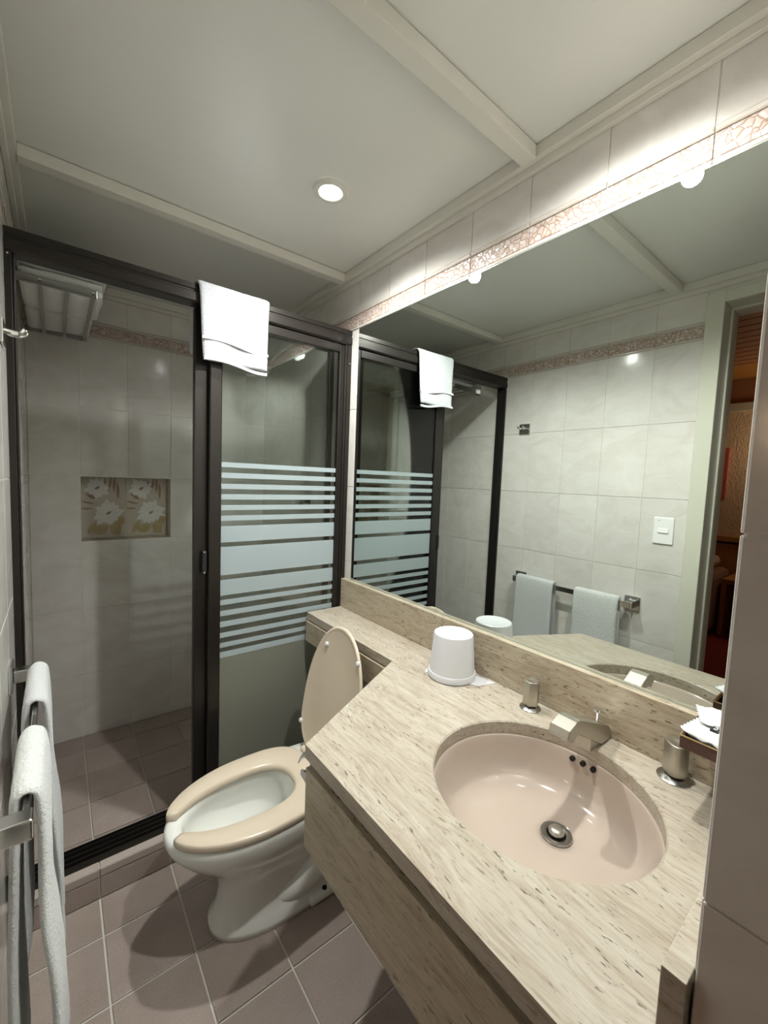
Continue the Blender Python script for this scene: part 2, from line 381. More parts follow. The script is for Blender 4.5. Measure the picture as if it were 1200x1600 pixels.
# pier: end face (normal -x) and room-side face (normal +y)
tiling(wf, (-0.553, 0, 0), Ur, (0, 0, 1), [-0.086, 0.114, 0.314, 0.514], HZ+[ZC], bev=0.002)
uso = [0.0, 0.15, 0.35, 0.553]
tiling(wf, (0, 0.084, 0), (-1, 0, 0), (0, 0, 1), uso, [0.0, 0.326, 0.657], bev=0.0012)
tiling(wf, (0, 0.084, 0), (-1, 0, 0), (0, 0, 1), uso, [0.915, 0.988, 1.319, 1.65, 1.983, ZC], bev=0.0012)

# floor tiles
fxs = cuts(XL, 0.0, -0.918, 0.2025)
fys = cuts(YN, 1.478, 1.345, 0.199)
tiling(fl, (0, 0, -0.004), (1, 0, 0), (0, 1, 0), fxs, fys, 'ftile', gap=0.006, t=0.004, bev=0.0012, jig=0.0003)
sxs = cuts(XL, 0.0, -0.9204, 0.2017); sys_ = cuts(1.59, YB, 2.3566, 0.2007)
tiling(fl, (0, 0, -0.002), (1, 0, 0), (0, 1, 0), sxs, sys_, 'ftile', gap=0.005, t=0.004, bev=0.0012, jig=0.0003)

# curb
curb = obj('curb', boxes(((XL, 1.482, -0.002), (0.0, 1.586, 0.098))), 'fgrout', label='low tiled shower curb under the black door track', cat='curb')
tiling(curb, (0, 1.482, 0), (1, 0, 0), (0, 0, 1), fxs, [0.0, 0.072], 'ftile', gap=0.004, t=0.004)
MT['cap'] = m_paint('worn_curb_cap', (0.40, 0.335, 0.295), 0.6, 0.5)
tiling(curb, (0, 1.482, 0), (1, 0, 0), (0, 0, 1), fxs, [0.072, 0.101], 'cap', gap=0.003, t=0.005, bev=0.002, name='cap_tile')
tiling(curb, (0, 0, 0.098), (1, 0, 0), (0, 1, 0), fxs, [1.478, 1.586], 'cap', gap=0.003, t=0.004, bev=0.002, name='cap_tile')

# ceiling beams and edge trims
obj('trim_1', boxes(((XL+0.03, 1.562, 2.186), (-0.03, 1.603, ZC-0.002))), 'trim', kind='structure', bevel=0.002)
obj('trim_2', boxes(((XL+0.03, 0.664, 2.186), (-0.03, 0.706, ZC-0.002))), 'trim', kind='structure', bevel=0.002)
def edge_trim(n, a, b):
    return obj(n, boxes(a, b), 'trim', kind='structure', bevel=0.0015)
edge_trim('trim_3', ((-0.030, 0.087, 2.190), (-0.0005, YB-0.031, ZC-0.001)), ((-0.014, 0.087, 2.172), (-0.0005, YB-0.031, 2.190)))
edge_trim('trim_4', ((XL+0.0005, YN, 2.190), (XL+0.030, YB-0.031, ZC-0.001)), ((XL+0.0005, YN, 2.172), (XL+0.014, YB-0.031, 2.190)))
edge_trim('trim_5', ((XL+0.0005, YB-0.030, 2.190), (-0.0005, YB-0.0005, ZC-0.001)), ((XL+0.014, YB-0.014, 2.172), (-0.014, YB-0.0005, 2.190)))
edge_trim('trim_6', ((-0.553, 0.087, 2.190), (-0.031, 0.117, ZC-0.001)), ((-0.553, 0.087, 2.172), (-0.015, 0.101, 2.190)))

# doorway in the left wall
dr = obj('door_1', boxes(((-1.31, 0.522, 0.0), (XL+0.012, 0.583, 2.156)), ((-1.31, -0.46, 2.112), (XL+0.012, 0.5219, 2.156)), ((-1.31, -0.46, 0.0), (XL+0.012, -0.40, 2.1119))), 'casing', kind='structure', bevel=0.003)
obj('door_stop', boxes(((-1.22, 0.514, 0.0), (-1.19, 0.5218, 2.1118)), ((-1.22, -0.3998, 2.104), (-1.19, 0.5139, 2.1118))), 'casing', dr, bevel=0.002)

# ------------------------------------------------------------------ ceiling lamps
def downlight(x, y, label):
    t = thing('downlight', label, 'ceiling light', (x, y, ZC-0.004), 'recessed ceiling lights')
    obj('trim_ring', lathe([(0.032, 0.001), (0.036, -0.004), (0.046, -0.005), (0.050, -0.004), (0.054, 0.0035)], (x, y, ZC-0.004), 48, cap=False), 'trim', t, smooth=True)
    l = bpy.data.lights.new('bulb_beam', 'SPOT'); l.energy = SPOT; l.color = (0.985, 1.0, 0.96); l.spot_size = math.radians(158); l.spot_blend = 0.72; l.shadow_soft_size = 0.024
    lo = bpy.data.objects.new('bulb_beam', l); COL.objects.link(lo); lo.parent = t; lo.location = (0, 0, -0.030)
    obj('bulb', lathe([(0.0312, 0.003), (0.0312, -0.0035), (0.026, -0.006), (0.014, -0.0075), (0.002, -0.008)], (x, y, ZC-0.004), 28), 'bulb', t, smooth='all')
downlight(-0.338, 1.165, 'glowing round ceiling light between the two ceiling battens')
downlight(-0.335, 0.430, 'glowing round ceiling light at the top edge, above the basin')

# ------------------------------------------------------------------ mirror
t = thing('wall_mirror', 'large frameless wall mirror standing on the stone backsplash', 'mirror', (-0.004, 0.78, 0.918))
obj('mirror_glass', boxes(((-0.0015, 0.090, 0.918), (0.0, 1.483, 1.981))), 'mirror', t)
obj('mirror_edge', boxes(((-0.002, 1.4832, 0.918), (0.0, 1.4855, 1.983)), ((-0.0022, 0.090, 0.9145), (0.0, 1.4855, 0.9178)), ((-0.002, 0.090, 1.9812), (0.0, 1.4832, 1.983))), 'medge', t)

# ------------------------------------------------------------------ shower frame and doors
FY0, FY1 = 1.5345, 1.592
t = thing('shower_enclosure', 'dark bronze aluminium frame of the shower opening', 'shower frame', (-0.55, 1.56, 0.102))
hd = [(FY0, 1.9831), (FY0, 1.966), (FY0+0.003, 1.963), (FY0+0.003, 1.957), (FY0-0.002, 1.954), (FY0-0.002, 1.928), (FY0+0.004, 1.922), (FY1-0.004, 1.922), (FY1, 1.928), (FY1, 1.9831)]
obj('header', prism(hd, XL+0.001, -0.001, 'x'), 'black', t)
obj('jamb', boxes(((-0.020, FY0, 0.125), (-0.001, FY1, 1.9215)), ((-0.030, FY0+0.004, 0.125), (-0.0202, FY1-0.004, 1.9215))), 'black', t, bevel=0.0015)
obj('jamb', boxes(((XL+0.001, FY0, 0.125), (XL+0.016, FY1, 1.9215)), ((XL+0.0162, FY0+0.012, 0.125), (XL+0.021, FY1-0.012, 1.9215))), 'black', t, bevel=0.0015)
tk = bmesh.new()
box(tk, (XL+0.001, FY0-0.028, 0.1022), (-0.001, FY1-0.004, 0.108))
for yy in (FY0-0.028, FY0-0.010, FY0+0.012, FY0+0.034, FY1-0.008): box(tk, (XL+0.001, yy, 0.108), (-0.001, yy+0.003, 0.122))
obj('track', tk, 'black', t)
for p in ((-0.010, 0.83), (-0.010, 1.845), (XL+0.008, 1.915)):
    obj('screw', lathe([(0.0028, 0.0), (0.0022, -0.0015), (0.0005, -0.002)], (p[0], FY0-0.0003, p[1]), 10, 'y'), 'chrome', t)

STR = [(1.396,1.378),(1.358,1.339),(1.318,1.299),(1.280,1.260),(1.240,1.221),(1.201,1.182),(1.162,1.102),(1.085,.980),(.962,.903),(.886,.867),(.845,.825),(.804,.783),(.761,.742),(.722,.704),(.687,.664)]
def door(x0, x1, y, label, front):
    t = thing('sliding_door', label, 'shower door', ((x0+x1)/2, y, 0.124), 'sliding shower doors')
    d = 0.022; z0, z1 = 0.124, 1.920; gx0, gx1 = x0+(0.044 if front else 0.053), x1-0.025
    def stile(a, b):
        bm = bmesh.new(); box(bm, (a, y-d/2, z0), (b, y+d/2, z1-0.002)); return bm
    obj('stile', stile(x0, x0+(0.043 if front else 0.052)), 'black', t, bevel=0.004)
    obj('stile', stile(x1-0.024, x1), 'black', t, bevel=0.003)
    obj('top_rail', boxes(((gx0, y-d/2, 1.886), (x1-0.0242, y+d/2, z1-0.002))), 'black', t, bevel=0.002)
    obj('bottom_rail', boxes(((gx0, y-d/2, z0), (x1-0.0242, y+d/2, 0.160))), 'black', t, bevel=0.002)
    gx0, gx1 = x0+(0.044 if front else 0.053), x1-0.025
    g = obj('glass_pane', boxes(((gx0, y-0.0025, 0.1605), (gx1, y+0.0025, 1.8855))), 'glass', t)
    if front:
        for a, b in STR: obj('frosted_stripe', boxes(((gx0, y-0.0034, b), (gx1, y-0.0027, a))), 'frost', g)
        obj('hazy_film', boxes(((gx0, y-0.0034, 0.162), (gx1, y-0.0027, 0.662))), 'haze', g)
    return t
dA = door(-0.580, -0.031, 1.552, 'front sliding shower door with frosted stripes across its glass', True)
dB = door(-0.625, -0.066, 1.579, 'rear sliding shower door, its dark stile overlapping behind the striped one', False)
hb = obj('pull_handle', boxes(((-0.600, 1.5415, 0.995), (-0.5865, 1.5675, 1.075))), 'blackin', dB, bevel=0.001)
for p in ((-0.595, 1.072), (-0.595, 0.998)):
    obj('rivet', lathe([(0.0035, 0.0), (0.003, -0.002), (0.0005, -0.003)], (p[0], 1.5414, p[1]), 10, 'y'), 'chrome', hb)

# ------------------------------------------------------------------ cloth
def drape(path, u0, u1, axis, thick, wob, nu=26, seed=0, twist=None):
    """path: list of (across, z); extruded along 'axis' from u0 to u1, with thickness."""
    P = spline([(a, 0, b) for a, b in path], 6); n = len(P); L = [0.0]
    for i in range(1, n): L.append(L[-1]+(P[i]-P[i-1]).length)
    nrm = []
    for i in range(n):
        d = (P[min(i+1, n-1)]-P[max(i-1, 0)]).normalized(); nrm.append(Vector((d.z, 0, -d.x)))
    bm = bmesh.new(); G = []
    for side in (0, 1):
        rows = []
        for i in range(n):
            row = []
            for j in range(nu+1):
                s = j/nu; u = u0+(u1-u0)*s
                if twist: u += twist(s, i/(n-1))
                e = min(1.0, min(s, 1-s)/0.06+0.25); e2 = min(1.0, min(i, n-1-i)/2.0+0.35)
                f = mnoise.noise(Vector((u*9+seed, L[i]*2.3, seed*1.7)))*wob(i/(n-1), s) + mnoise.noise(Vector((u*60+seed, L[i]*60, 3)))*0.0009
                off = f + (thick/2*e*e2 if side == 0 else -thick/2*e*e2)
                q = P[i]+nrm[i]*off
                row.append(bm.verts.new((q.x, u, q.z) if axis == 'y' else (u, q.x, q.z)))
            rows.append(row)
        G.append(rows)
    for side in (0, 1):
        for i in range(n-1):
            for j in range(nu): bm.faces.new((G[side][i][j], G[side][i][j+1], G[side][i+1][j+1], G[side][i+1][j]))
    for i in range(n-1):
        for j in (0, nu): bm.faces.new((G[0][i][j], G[0][i+1][j], G[1][i+1][j], G[1][i][j]))
    for j in range(nu):
        for i in (0, n-1): bm.faces.new((G[0][i][j], G[0][i][j+1], G[1][i][j+1], G[1][i][j]))
    return bm
# towel over the shower header : across = y
hp = [(1.622, 1.775), (1.618, 1.86), (1.610, 1.955), (1.600, 1.990), (1.580, 1.997), (1.545, 1.995), (1.527, 1.988), (1.521, 1.965), (1.519, 1.90), (1.515, 1.80), (1.510, 1.735)]
tw = lambda s, v: (0.016*(1-2*s))*max(0, (v-0.55)/0.45)
ht = thing('hanging_towel', 'white hand towel draped over the black shower door header', 'towel', (-0.5, 1.56, 1.984))
obj('cloth', drape(hp, -0.626, -0.374, 'x', 0.010, lambda v, s: 0.010*abs(v-0.45)*1.6, seed=3, twist=tw), 'terry', ht, smooth='all')
# woven band and fringed hem
def band(z, h, bul, name, m_):
    P = []; n = 26; bm = bmesh.new(); A = []
    for j in range(n+1):
        s = j/n; v = 0.45+0.55*(1.99-z)/0.255; u = -0.626+0.252*s+0.016*(1-2*s)*max(0, (v-0.55)/0.45)
        zz = z+0.010*math.sin(s*PI*1.4+0.8)-0.004; yy = 1.5145-0.0075+0.003*math.sin(s*9)-(0.003 if z < 1.76 else 0)
        A.append([bm.verts.new((u, yy-dy, zz+dz)) for dy, dz in ((-0.006, 0), (bul, 0), (bul, h), (-0.006, h))])
    for a, b in zip(A, A[1:]):
        for k in range(4): bm.faces.new((a[k], a[(k+1) % 4], b[(k+1) % 4], b[k]))
    bm.faces.new(A[0]); bm.faces.new(A[-1][::-1]); obj(name, bm, m_, ht, smooth=True)
band(1.800, 0.009, 0.002, 'woven_band', 'hem'); band(1.731, 0.010, 0.003, 'hem', 'hem')

# towel bar on the left wall
BX, BZ = -1.050, 0.826
tb = thing('towel_bar', 'chrome square towel bar on the left wall holding two towels', 'towel rail', (XL, 1.06, BZ))
obj('rail', boxes(((BX-0.003, 0.775, BZ-0.013), (BX+0.005, 1.352, BZ+0.013))), 'chrome', tb, bevel=0.0015)
for yy in (0.765, 1.358):
    b = obj('bracket', boxes(((XL+0.008, yy-0.016, BZ-0.016), (BX+0.010, yy+0.016, BZ+0.016))), 'chrome', tb, bevel=0.003)
    obj('mounting_plate', boxes(((XL+0.0005, yy-0.034, BZ-0.034), (XL+0.008, yy+0.034, BZ+0.034))), 'chrome', b, bevel=0.002)
def bartowel(y0, y1, zf, zb, seed, label, m_, fx):
    p = [(BX-0.022, zb), (BX-0.024, 0.45), (BX-0.020, 0.62), (BX-0.016, 0.76), (BX-0.014, 0.832), (BX-0.005, 0.851), (BX+0.008, 0.851), (BX+0.017, 0.835), (BX+0.022, 0.76), (BX+fx*0.6, 0.62), (BX+fx, 0.45), (BX+fx+0.004, zf)]
    o = obj('bath_towel', drape(p, y0, y1, 'y', 0.013, lambda v, s: 0.020*max(0, abs(v-0.45)-0.08)*1.5, seed=seed, nu=30), m_, smooth='all', label=label, cat='towel')
    return base_obj(o, (BX, (y0+y1)/2, zf))
bartowel(0.800, 1.010, 0.18, 0.20, 5, 'thick white terry towel at the near end of the chrome rail', 'terry2', 0.036)
bartowel(1.122, 1.345, 0.235, 0.25, 11, 'smoother white towel at the far end of the chrome rail, by the shower', 'terry3', 0.040)

# robe hook on the left wall
hk = thing('robe_hook', 'small chrome robe hook on the left wall beside the shower frame', 'hook', (XL, 1.397, 1.645))
obj('plate', boxes(((XL+0.0005, 1.364, 1.645), (XL+0.007, 1.430, 1.704))), 'chrome', hk, bevel=0.002)
for dy in (-0.012, 0.012):
    obj('prong', tube(spline([(XL+0.006, 1.397+dy*0.6, 1.680), (XL+0.022, 1.397+dy, 1.676), (XL+0.038, 1.397+dy*1.2, 1.676), (XL+0.048, 1.397+dy*1.3, 1.686)], 5), [0.006]*10+[0.005]*3+[0.0065]*3, 12), 'chrome', hk, smooth='all')

# light switch
sw = thing('light_switch', 'white rocker light switch plate on the tiled left wall', 'light switch', (XL, 0.666, 1.12))
obj('switch_plate', boxes(((XL+0.0005, 0.627, 1.120), (XL+0.007, 0.705, 1.238))), 'switch', sw, bevel=0.003)
obj('rocker', prism([(XL+0.007, 1.168), (XL+0.012, 1.170), (XL+0.0085, 1.190), (XL+0.007, 1.190)], 0.645, 0.687, 'y'), 'switch', sw, bevel=0.001)
obj('printed_mark', boxes(((XL+0.007, 0.679, 1.222), (XL+0.0073, 0.690, 1.2245))), 'grey', sw)

# ------------------------------------------------------------------ towel rack in the shower
RZ = 1.936
rk = thing('towel_rack', 'chrome towel rack high on the left shower wall, folded towels on it', 'towel rack', (XL, 2.05, RZ-0.03))
for yy in (1.750, 2.360):
    c = obj('cross_bar', boxes(((XL+0.007, yy-0.004, RZ-0.014), (-0.888, yy+0.004, RZ+0.012))), 'steel', rk, bevel=0.001)
    obj('mounting_plate', boxes(((XL+0.0005, yy-0.022, RZ-0.030), (XL+0.007, yy+0.022, RZ+0.030))), 'chrome', c, bevel=0.002)
    if yy < 2:
        for xx in (-1.037, -0.898): obj('screw', lathe([(0.0055, 0.0), (0.005, -0.0015), (0.0005, -0.002)], (xx, yy-0.0042, RZ), 12, 'y'), 'chrome', c)
for xx in (-1.037, -0.969, -0.898):
    obj('slat', boxes(((xx-0.006, 1.7545, RZ-0.008), (xx+0.006, 2.3555, RZ-0.002))), 'steel', rk, bevel=0.001)
def folded(y0, y1, z0, z1, x0, x1, layers, seed, label, sag=True):
    """a folded towel: layers of cloth folded back on themselves, the fold facing the room"""
    h = (z1-z0)/layers; prof = []
    bmm = bmesh.new()
    for k in range(layers):
        za, zb = z0+k*h, z0+(k+1)*h-0.0012; r = (zb-za)/2; pts = []
        a, b = (y0+0.004*k, y1-0.01*((k+1) % 2))
        for s in range(9): t_ = PI/2+PI*s/8; pts.append((a+r+r*math.cos(t_), za+r+r*math.sin(t_)))
        for s in range(1, 8): pts.append((a+r+(b-a-2*r)*s/8, za))
        for s in range(9): t_ = -PI/2+PI*s/8; pts.append((b-r+r*math.cos(t_), za+r+r*math.sin(t_)))
        for s in range(1, 8): pts.append((b-r-(b-a-2*r)*s/8, zb))
        rings = []; nx = 14
        for i in range(nx+1):
            s = i/nx; x = x0+(x1-x0)*s; sc_ = 1.0 if 0 < i < nx else 0.72; cy, cz = (a+b)/2, (za+zb)/2; ring = []
            for (py, pz) in pts:
                w_ = mnoise.noise(Vector((x*14+seed, py*10, pz*30)))*0.008 - (0.009*(0.5-0.5*math.cos(2*PI*(x+1.037)/0.069)) if (sag and k == 0 and pz < za+0.006 and a+0.02 < py < b-0.02) else 0)
                ring.append((x+(0.004 if i == 0 else -0.004 if i == nx else 0)+mnoise.noise(Vector((py*9, k, seed)))*0.01*(i == nx), py+w_*0.6, cz+(pz-cz)*(0.85 if sc_ < 1 else 1)+w_))
            rings.append(ring)
        tmp = loft(rings); me = bpy.data.meshes.new('x'); tmp.to_mesh(me); tmp.free(); bmm.from_mesh(me); bpy.data.meshes.remove(me)
    o = obj('folded_towel', bmm, 'terry4', smooth='all', label=label, cat='towel', group='folded towels on the shower rack')
    base_obj(o, ((x0+x1)/2, (y0+y1)/2, z0)); return o
folded(1.778, 2.085, 1.940, 1.986, -1.092, -0.866, 2, 1, 'folded white towel on the rack slats, nearest the room')
folded(2.100, 2.370, 1.940, 1.986, -1.092, -0.878, 2, 4, 'folded white towel on the rack slats, farthest from the room')
folded(1.752, 2.20, 1.990, 2.056, -1.090, -0.856, 2, 9, 'folded white towel lying on top of the other rack towels', False)

# ------------------------------------------------------------------ shower fittings
sh = thing('shower_head', 'chrome shower head on a bent arm, seen through the shower glass', 'shower head', (0.0, 2.0, 2.0))
obj('flange', lathe([(0.026, 0.0), (0.024, -0.006), (0.012, -0.012)], (0.0, 2.0, 1.995), 28, 'x'), 'chrome', sh, smooth=True)
obj('arm', tube(spline([(-0.008, 2.0, 1.995), (-0.05, 2.0, 2.003), (-0.10, 2.0, 1.985), (-0.145, 2.0, 1.945), (-0.172, 2.0, 1.912)], 6), 0.009, 14), 'chrome', sh, smooth='all')
dd = Vector((-0.62, 0, -0.78)).normalized(); p0 = Vector((-0.170, 2.0, 1.915))
obj('head', tube([p0, p0+dd*0.015, p0+dd*0.022, p0+dd*0.045, p0+dd*0.055], [0.012, 0.014, 0.022, 0.032, 0.031], 24), 'chrome', sh, smooth=True)
sv = thing('shower_valve', 'dark round shower tap on the right shower wall behind the stripes', 'tap', (0.0, 1.90, 1.225))
obj('rosette', lathe([(0.030, 0.0), (0.028, -0.007), (0.014, -0.010)], (0.0, 1.90, 1.235), 28, 'x'), 'steel', sv, smooth=True)
obj('knob', lathe([(0.012, -0.008), (0.014, -0.030), (0.024, -0.034), (0.024, -0.058), (0.018, -0.064)], (0.0, 1.90, 1.235), 8, 'x'), 'steel', sv)
fd = thing('floor_drain', 'small round drain in the shower floor behind the hazy glass', 'drain', (-0.235, 2.125, 0.002))
obj('drain_ring', lathe([(0.045, 0.0), (0.044, 0.003), (0.034, 0.0032)], (-0.235, 2.125, 0.0025), 28), 'steel', fd, smooth=True)
gb = bmesh.new()
for k in range(-2, 3): box(gb, (-0.235-0.028, 2.125+k*0.012-0.003, 0.0056), (-0.235+0.028, 2.125+k*0.012+0.003, 0.0066))
obj('grate_slot', gb, 'dark', fd)

# ------------------------------------------------------------------ vanity top
CT = 0.787; CX, CY, EA, EB = -0.285, 0.397, 0.196, 0.205
vt = thing('vanity_top', 'travertine vanity top with low apron, narrowing to a ledge behind the toilet', 'countertop', (-0.3, 0.8, 0.56))
def slab():
    bm = bmesh.new(); zt, zb = CT, CT-0.030
    poly = [(0.0, 0.087), (0.0, 0.967), (-0.184, 0.967), (-0.598, 0.752), (-0.598, 0.087)]
    angs = sorted(set([round(2*PI*i/96, 5) for i in range(96)]+[round(math.atan2(y-CY, x-CX) % (2*PI), 5) for x, y in poly]))
    def hit(a):
        d = (math.cos(a), math.sin(a)); best = 9
        for (x0, y0), (x1, y1) in zip(poly, poly[1:]+poly[:1]):
            ex, ey = x1-x0, y1-y0; den = d[0]*ey-d[1]*ex
            if abs(den) < 1e-9: continue
            t_ = ((x0-CX)*ey-(y0-CY)*ex)/den; s_ = ((x0-CX)*d[1]-(y0-CY)*d[0])/den
            if t_ > 0 and -1e-4 <= s_ <= 1.0001: best = min(best, t_)
        return (CX+d[0]*best, CY+d[1]*best)
    ring = []
    for a in angs:
        r = 1/math.sqrt((math.cos(a)/EA)**2+(math.sin(a)/EB)**2); i_ = (CX+r*math.cos(a), CY+r*math.sin(a)); i2 = (CX+(r+0.003)*math.cos(a), CY+(r+0.003)*math.sin(a)); o_ = hit(a)
        ring.append([bm.verts.new((*i2, zt)), bm.verts.new((*o_, zt)), bm.verts.new((*o_, zb)), bm.verts.new((*i_, zb)), bm.verts.new((*i_, zt-0.003))])
    n = len(ring)
    for k in range(n):
        A, B = ring[k], ring[(k+1) % n]
        seam = abs(A[1].co.y-0.967) < 1e-4 and abs(B[1].co.y-0.967) < 1e-4
        for q in range(5):
            if q == 1 and seam: continue
            bm.faces.new((A[q], A[(q+1) % 5], B[(q+1) % 5], B[q]))
    L = [(-0.184, 0.967), (0.0, 0.967), (0.0, 1.532), (-0.184, 1.532)]
    T = [bm.verts.new((*p, zt)) for p in L]; Bt = [bm.verts.new((*p, zb)) for p in L]
    bm.faces.new(T); bm.faces.new(Bt[::-1])
    for k in (1, 2, 3): bm.faces.new((T[k], T[(k+1) % 4], Bt[(k+1) % 4], Bt[k]))
    bmesh.ops.remove_doubles(bm, verts=bm.verts, dist=1e-5); return bm
obj('stone_slab', slab(), 'trav', vt)
obj('backsplash', boxes(((-0.0215, 0.108, CT+0.0005), (-0.0005, 1.532, 0.9140))), 'travd', vt, bevel=0.001)
obj('side_splash', boxes(((-0.570, 0.0875, CT+0.0005), (-0.0005, 0.1078, 0.9140))), 'trav', vt, bevel=0.001)
def panel(p, q, z0, z1, th):   # vertical board from p to q, thickness to the left side
    d = Vector((q[0]-p[0], q[1]-p[1])).normalized(); n_ = Vector((-d.y, d.x))*th
    return prism([(p[0], p[1]), (q[0], q[1]), (q[0]+n_.x, q[1]+n_.y), (p[0]+n_.x, p[1]+n_.y)], z0, z1, 'z')
obj('apron', panel((-0.597, 0.0875), (-0.597, 0.750), 0.556, 0.736, -0.018), 'travd', vt, bevel=0.001)
obj('apron', panel((-0.579, 0.7595), (-0.190, 0.9615), 0.556, 0.736, -0.018), 'travd', vt, bevel=0.001)
obj('apron', panel((-0.190, 0.955), (-0.190, 1.530), 0.667, 0.752, -0.015), 'travd', vt, bevel=0.001)
obj('groove_shade', boxes(((-0.568, 0.0875, 0.715), (-0.550, 0.745, 0.7565))), 'wood', vt)  # dark strips; shade of the groove under the slab is in their colour
obj('groove_shade', boxes(((-0.170, 0.967, 0.735), (-0.150, 1.530, 0.7565))), 'wood', vt)

# paper holder on the slanting apron
ph = thing('paper_holder', 'chrome paper holder beside the toilet, just behind the counter corner', 'toilet paper holder', (-0.545, 0.80, 0.60))
hp_ = [(0.0, 0.655), (0.005, 0.655), (0.005, 0.732), (0.016, 0.737), (0.027, 0.732), (0.035, 0.717), (0.038, 0.717), (0.030, 0.737), (0.016, 0.743), (0.0, 0.742)]
nd = Vector((-0.457, 0.8895)).normalized(); td = Vector((nd.y, -nd.x)); ctr = Vector((-0.579, 0.7595))+nd*0.0008
def slab_on_apron(poly, s0, s1):
    bm = bmesh.new(); A = [[bm.verts.new((ctr.x+nd.x*u+td.x*s, ctr.y+nd.y*u+td.y*s, z)) for u, z in poly] for s in (s0, s1)]
    for i in range(len(poly)): bm.faces.new((A[0][i], A[0][(i+1) % len(poly)], A[1][(i+1) % len(poly)], A[1][i]))
    bm.faces.new(A[0][::-1]); bm.faces.new(A[1]); return bm
obj('hood', slab_on_apron(hp_, 0.004, 0.124), 'chrome', ph, bevel=0.0004)
for s0 in (0.005, 0.117): obj('arm', slab_on_apron([(0.0052, 0.702), (0.030, 0.702), (0.030, 0.692), (0.0052, 0.665)], s0, s0+0.006), 'chrome', ph)

# ------------------------------------------------------------------ basin
bs = thing('sink_basin', 'oval dusty-pink undermount basin set in the travertine counter', 'sink', (CX, CY, 0.645))
DX, DY = -0.222, 0.387
def ellr(cx, cy, a, b, z, n=72): return [(cx+a*math.cos(2*PI*i/n), cy+b*math.sin(2*PI*i/n), z) for i in range(n)]
rings = [ellr(CX, CY, EA+0.026, EB+0.026, 0.7565), ellr(CX, CY, EA+0.001, EB+0.001, 0.7565)]
for s, z in ((0.985, 0.750), (0.965, 0.738), (0.94, 0.722), (0.905, 0.704), (0.86, 0.689), (0.80, 0.677), (0.70, 0.667), (0.55, 0.660), (0.38, 0.656), (0.24, 0.6535)):
    k = 1-s; f = min(1, k*1.35); rings.append(ellr(CX+(DX-CX)*f, CY+(DY-CY)*f, EA*s, EB*s, z))
rings.append(ellr(DX, DY, 0.026, 0.026, 0.651)); rings.append(ellr(DX, DY, 0.022, 0.022, 0.635))
outer = [ellr(DX, DY, 0.03, 0.03, 0.635), ellr((DX+CX)/2, CY, EA*0.75, EB*0.75, 0.650), ellr(CX, CY, EA*1.0, EB*1.0, 0.690), ellr(CX, CY, EA+0.026, EB+0.026, 0.745)]
obj('bowl', loft(rings+outer+[rings[0]], False, False), 'pink', bs, smooth='all')
obj('drain_flange', lathe([(0.0175, -0.010), (0.0185, 0.000), (0.022, 0.0018), (0.0295, 0.0016), (0.031, -0.0015)], (DX, DY, 0.6545), 40, cap=False), 'steel', bs, smooth=True)
obj('drain_well', lathe([(0.018, 0.0), (0.0175, 0.008)], (DX, DY, 0.637), 32), 'dark', bs)
obj('stopper', lathe([(0.003, -0.014), (0.004, -0.004), (0.0150, -0.002), (0.0158, 0.001), (0.0120, 0.006), (0.006, 0.0078), (0.001, 0.008)], (DX, DY, 0.659), 32), 'nickel', bs, smooth='all')
# overflow holes on the rear wall of the bowl
for i, yy in enumerate((0.425, 0.402, 0.379)):
    k = math.sqrt(max(0, 1-((yy-CY)/EB)**2)); xw = CX+EA*0.972*k
    obj('overflow_hole', lathe([(0.0056, 0.006), (0.0056, -0.0035)], (xw-0.001, yy, 0.742), 20, 'x'), 'dark', bs)

# ------------------------------------------------------------------ spout and tap handles
sp = thing('faucet_spout', 'brushed nickel angular spout behind the oval basin', 'faucet', (-0.075, 0.397, CT))
prof = [(-0.204, 0.842), (-0.223, 0.856), (-0.217, 0.872), (-0.190, 0.882), (-0.172, 0.880), (-0.036, 0.822), (-0.024, 0.808), (-0.026, 0.7895), (-0.066, 0.7895), (-0.158, 0.840), (-0.175, 0.852), (-0.188, 0.850)]
obj('spout_body', prism(prof, 0.377, 0.419, 'y'), 'nickel', sp, bevel=0.0018)
obj('pedestal', prism([(-0.112, CT+0.0002), (-0.030, CT+0.0002), (-0.030, 0.7893), (-0.066, 0.7893), (-0.112, 0.8143)], 0.381, 0.415, 'y'), 'nickel', sp, bevel=0.001)
obj('aerator', lathe([(0.009, 0.0), (0.009, -0.010)], (-0.198, 0.398, 0.851), 20), 'chrome', sp, smooth=True)
lf = obj('lift_rod', lathe([(0.0035, -0.012), (0.0035, 0.012)], (-0.050, 0.398, 0.838), 14), 'chrome', sp, smooth=True)
obj('lift_knob', lathe([(0.004, 0.0), (0.0105, 0.003), (0.0115, 0.006), (0.0105, 0.008), (0.001, 0.009)], (-0.050, 0.398, 0.848), 24), 'chrome', lf, smooth=True)
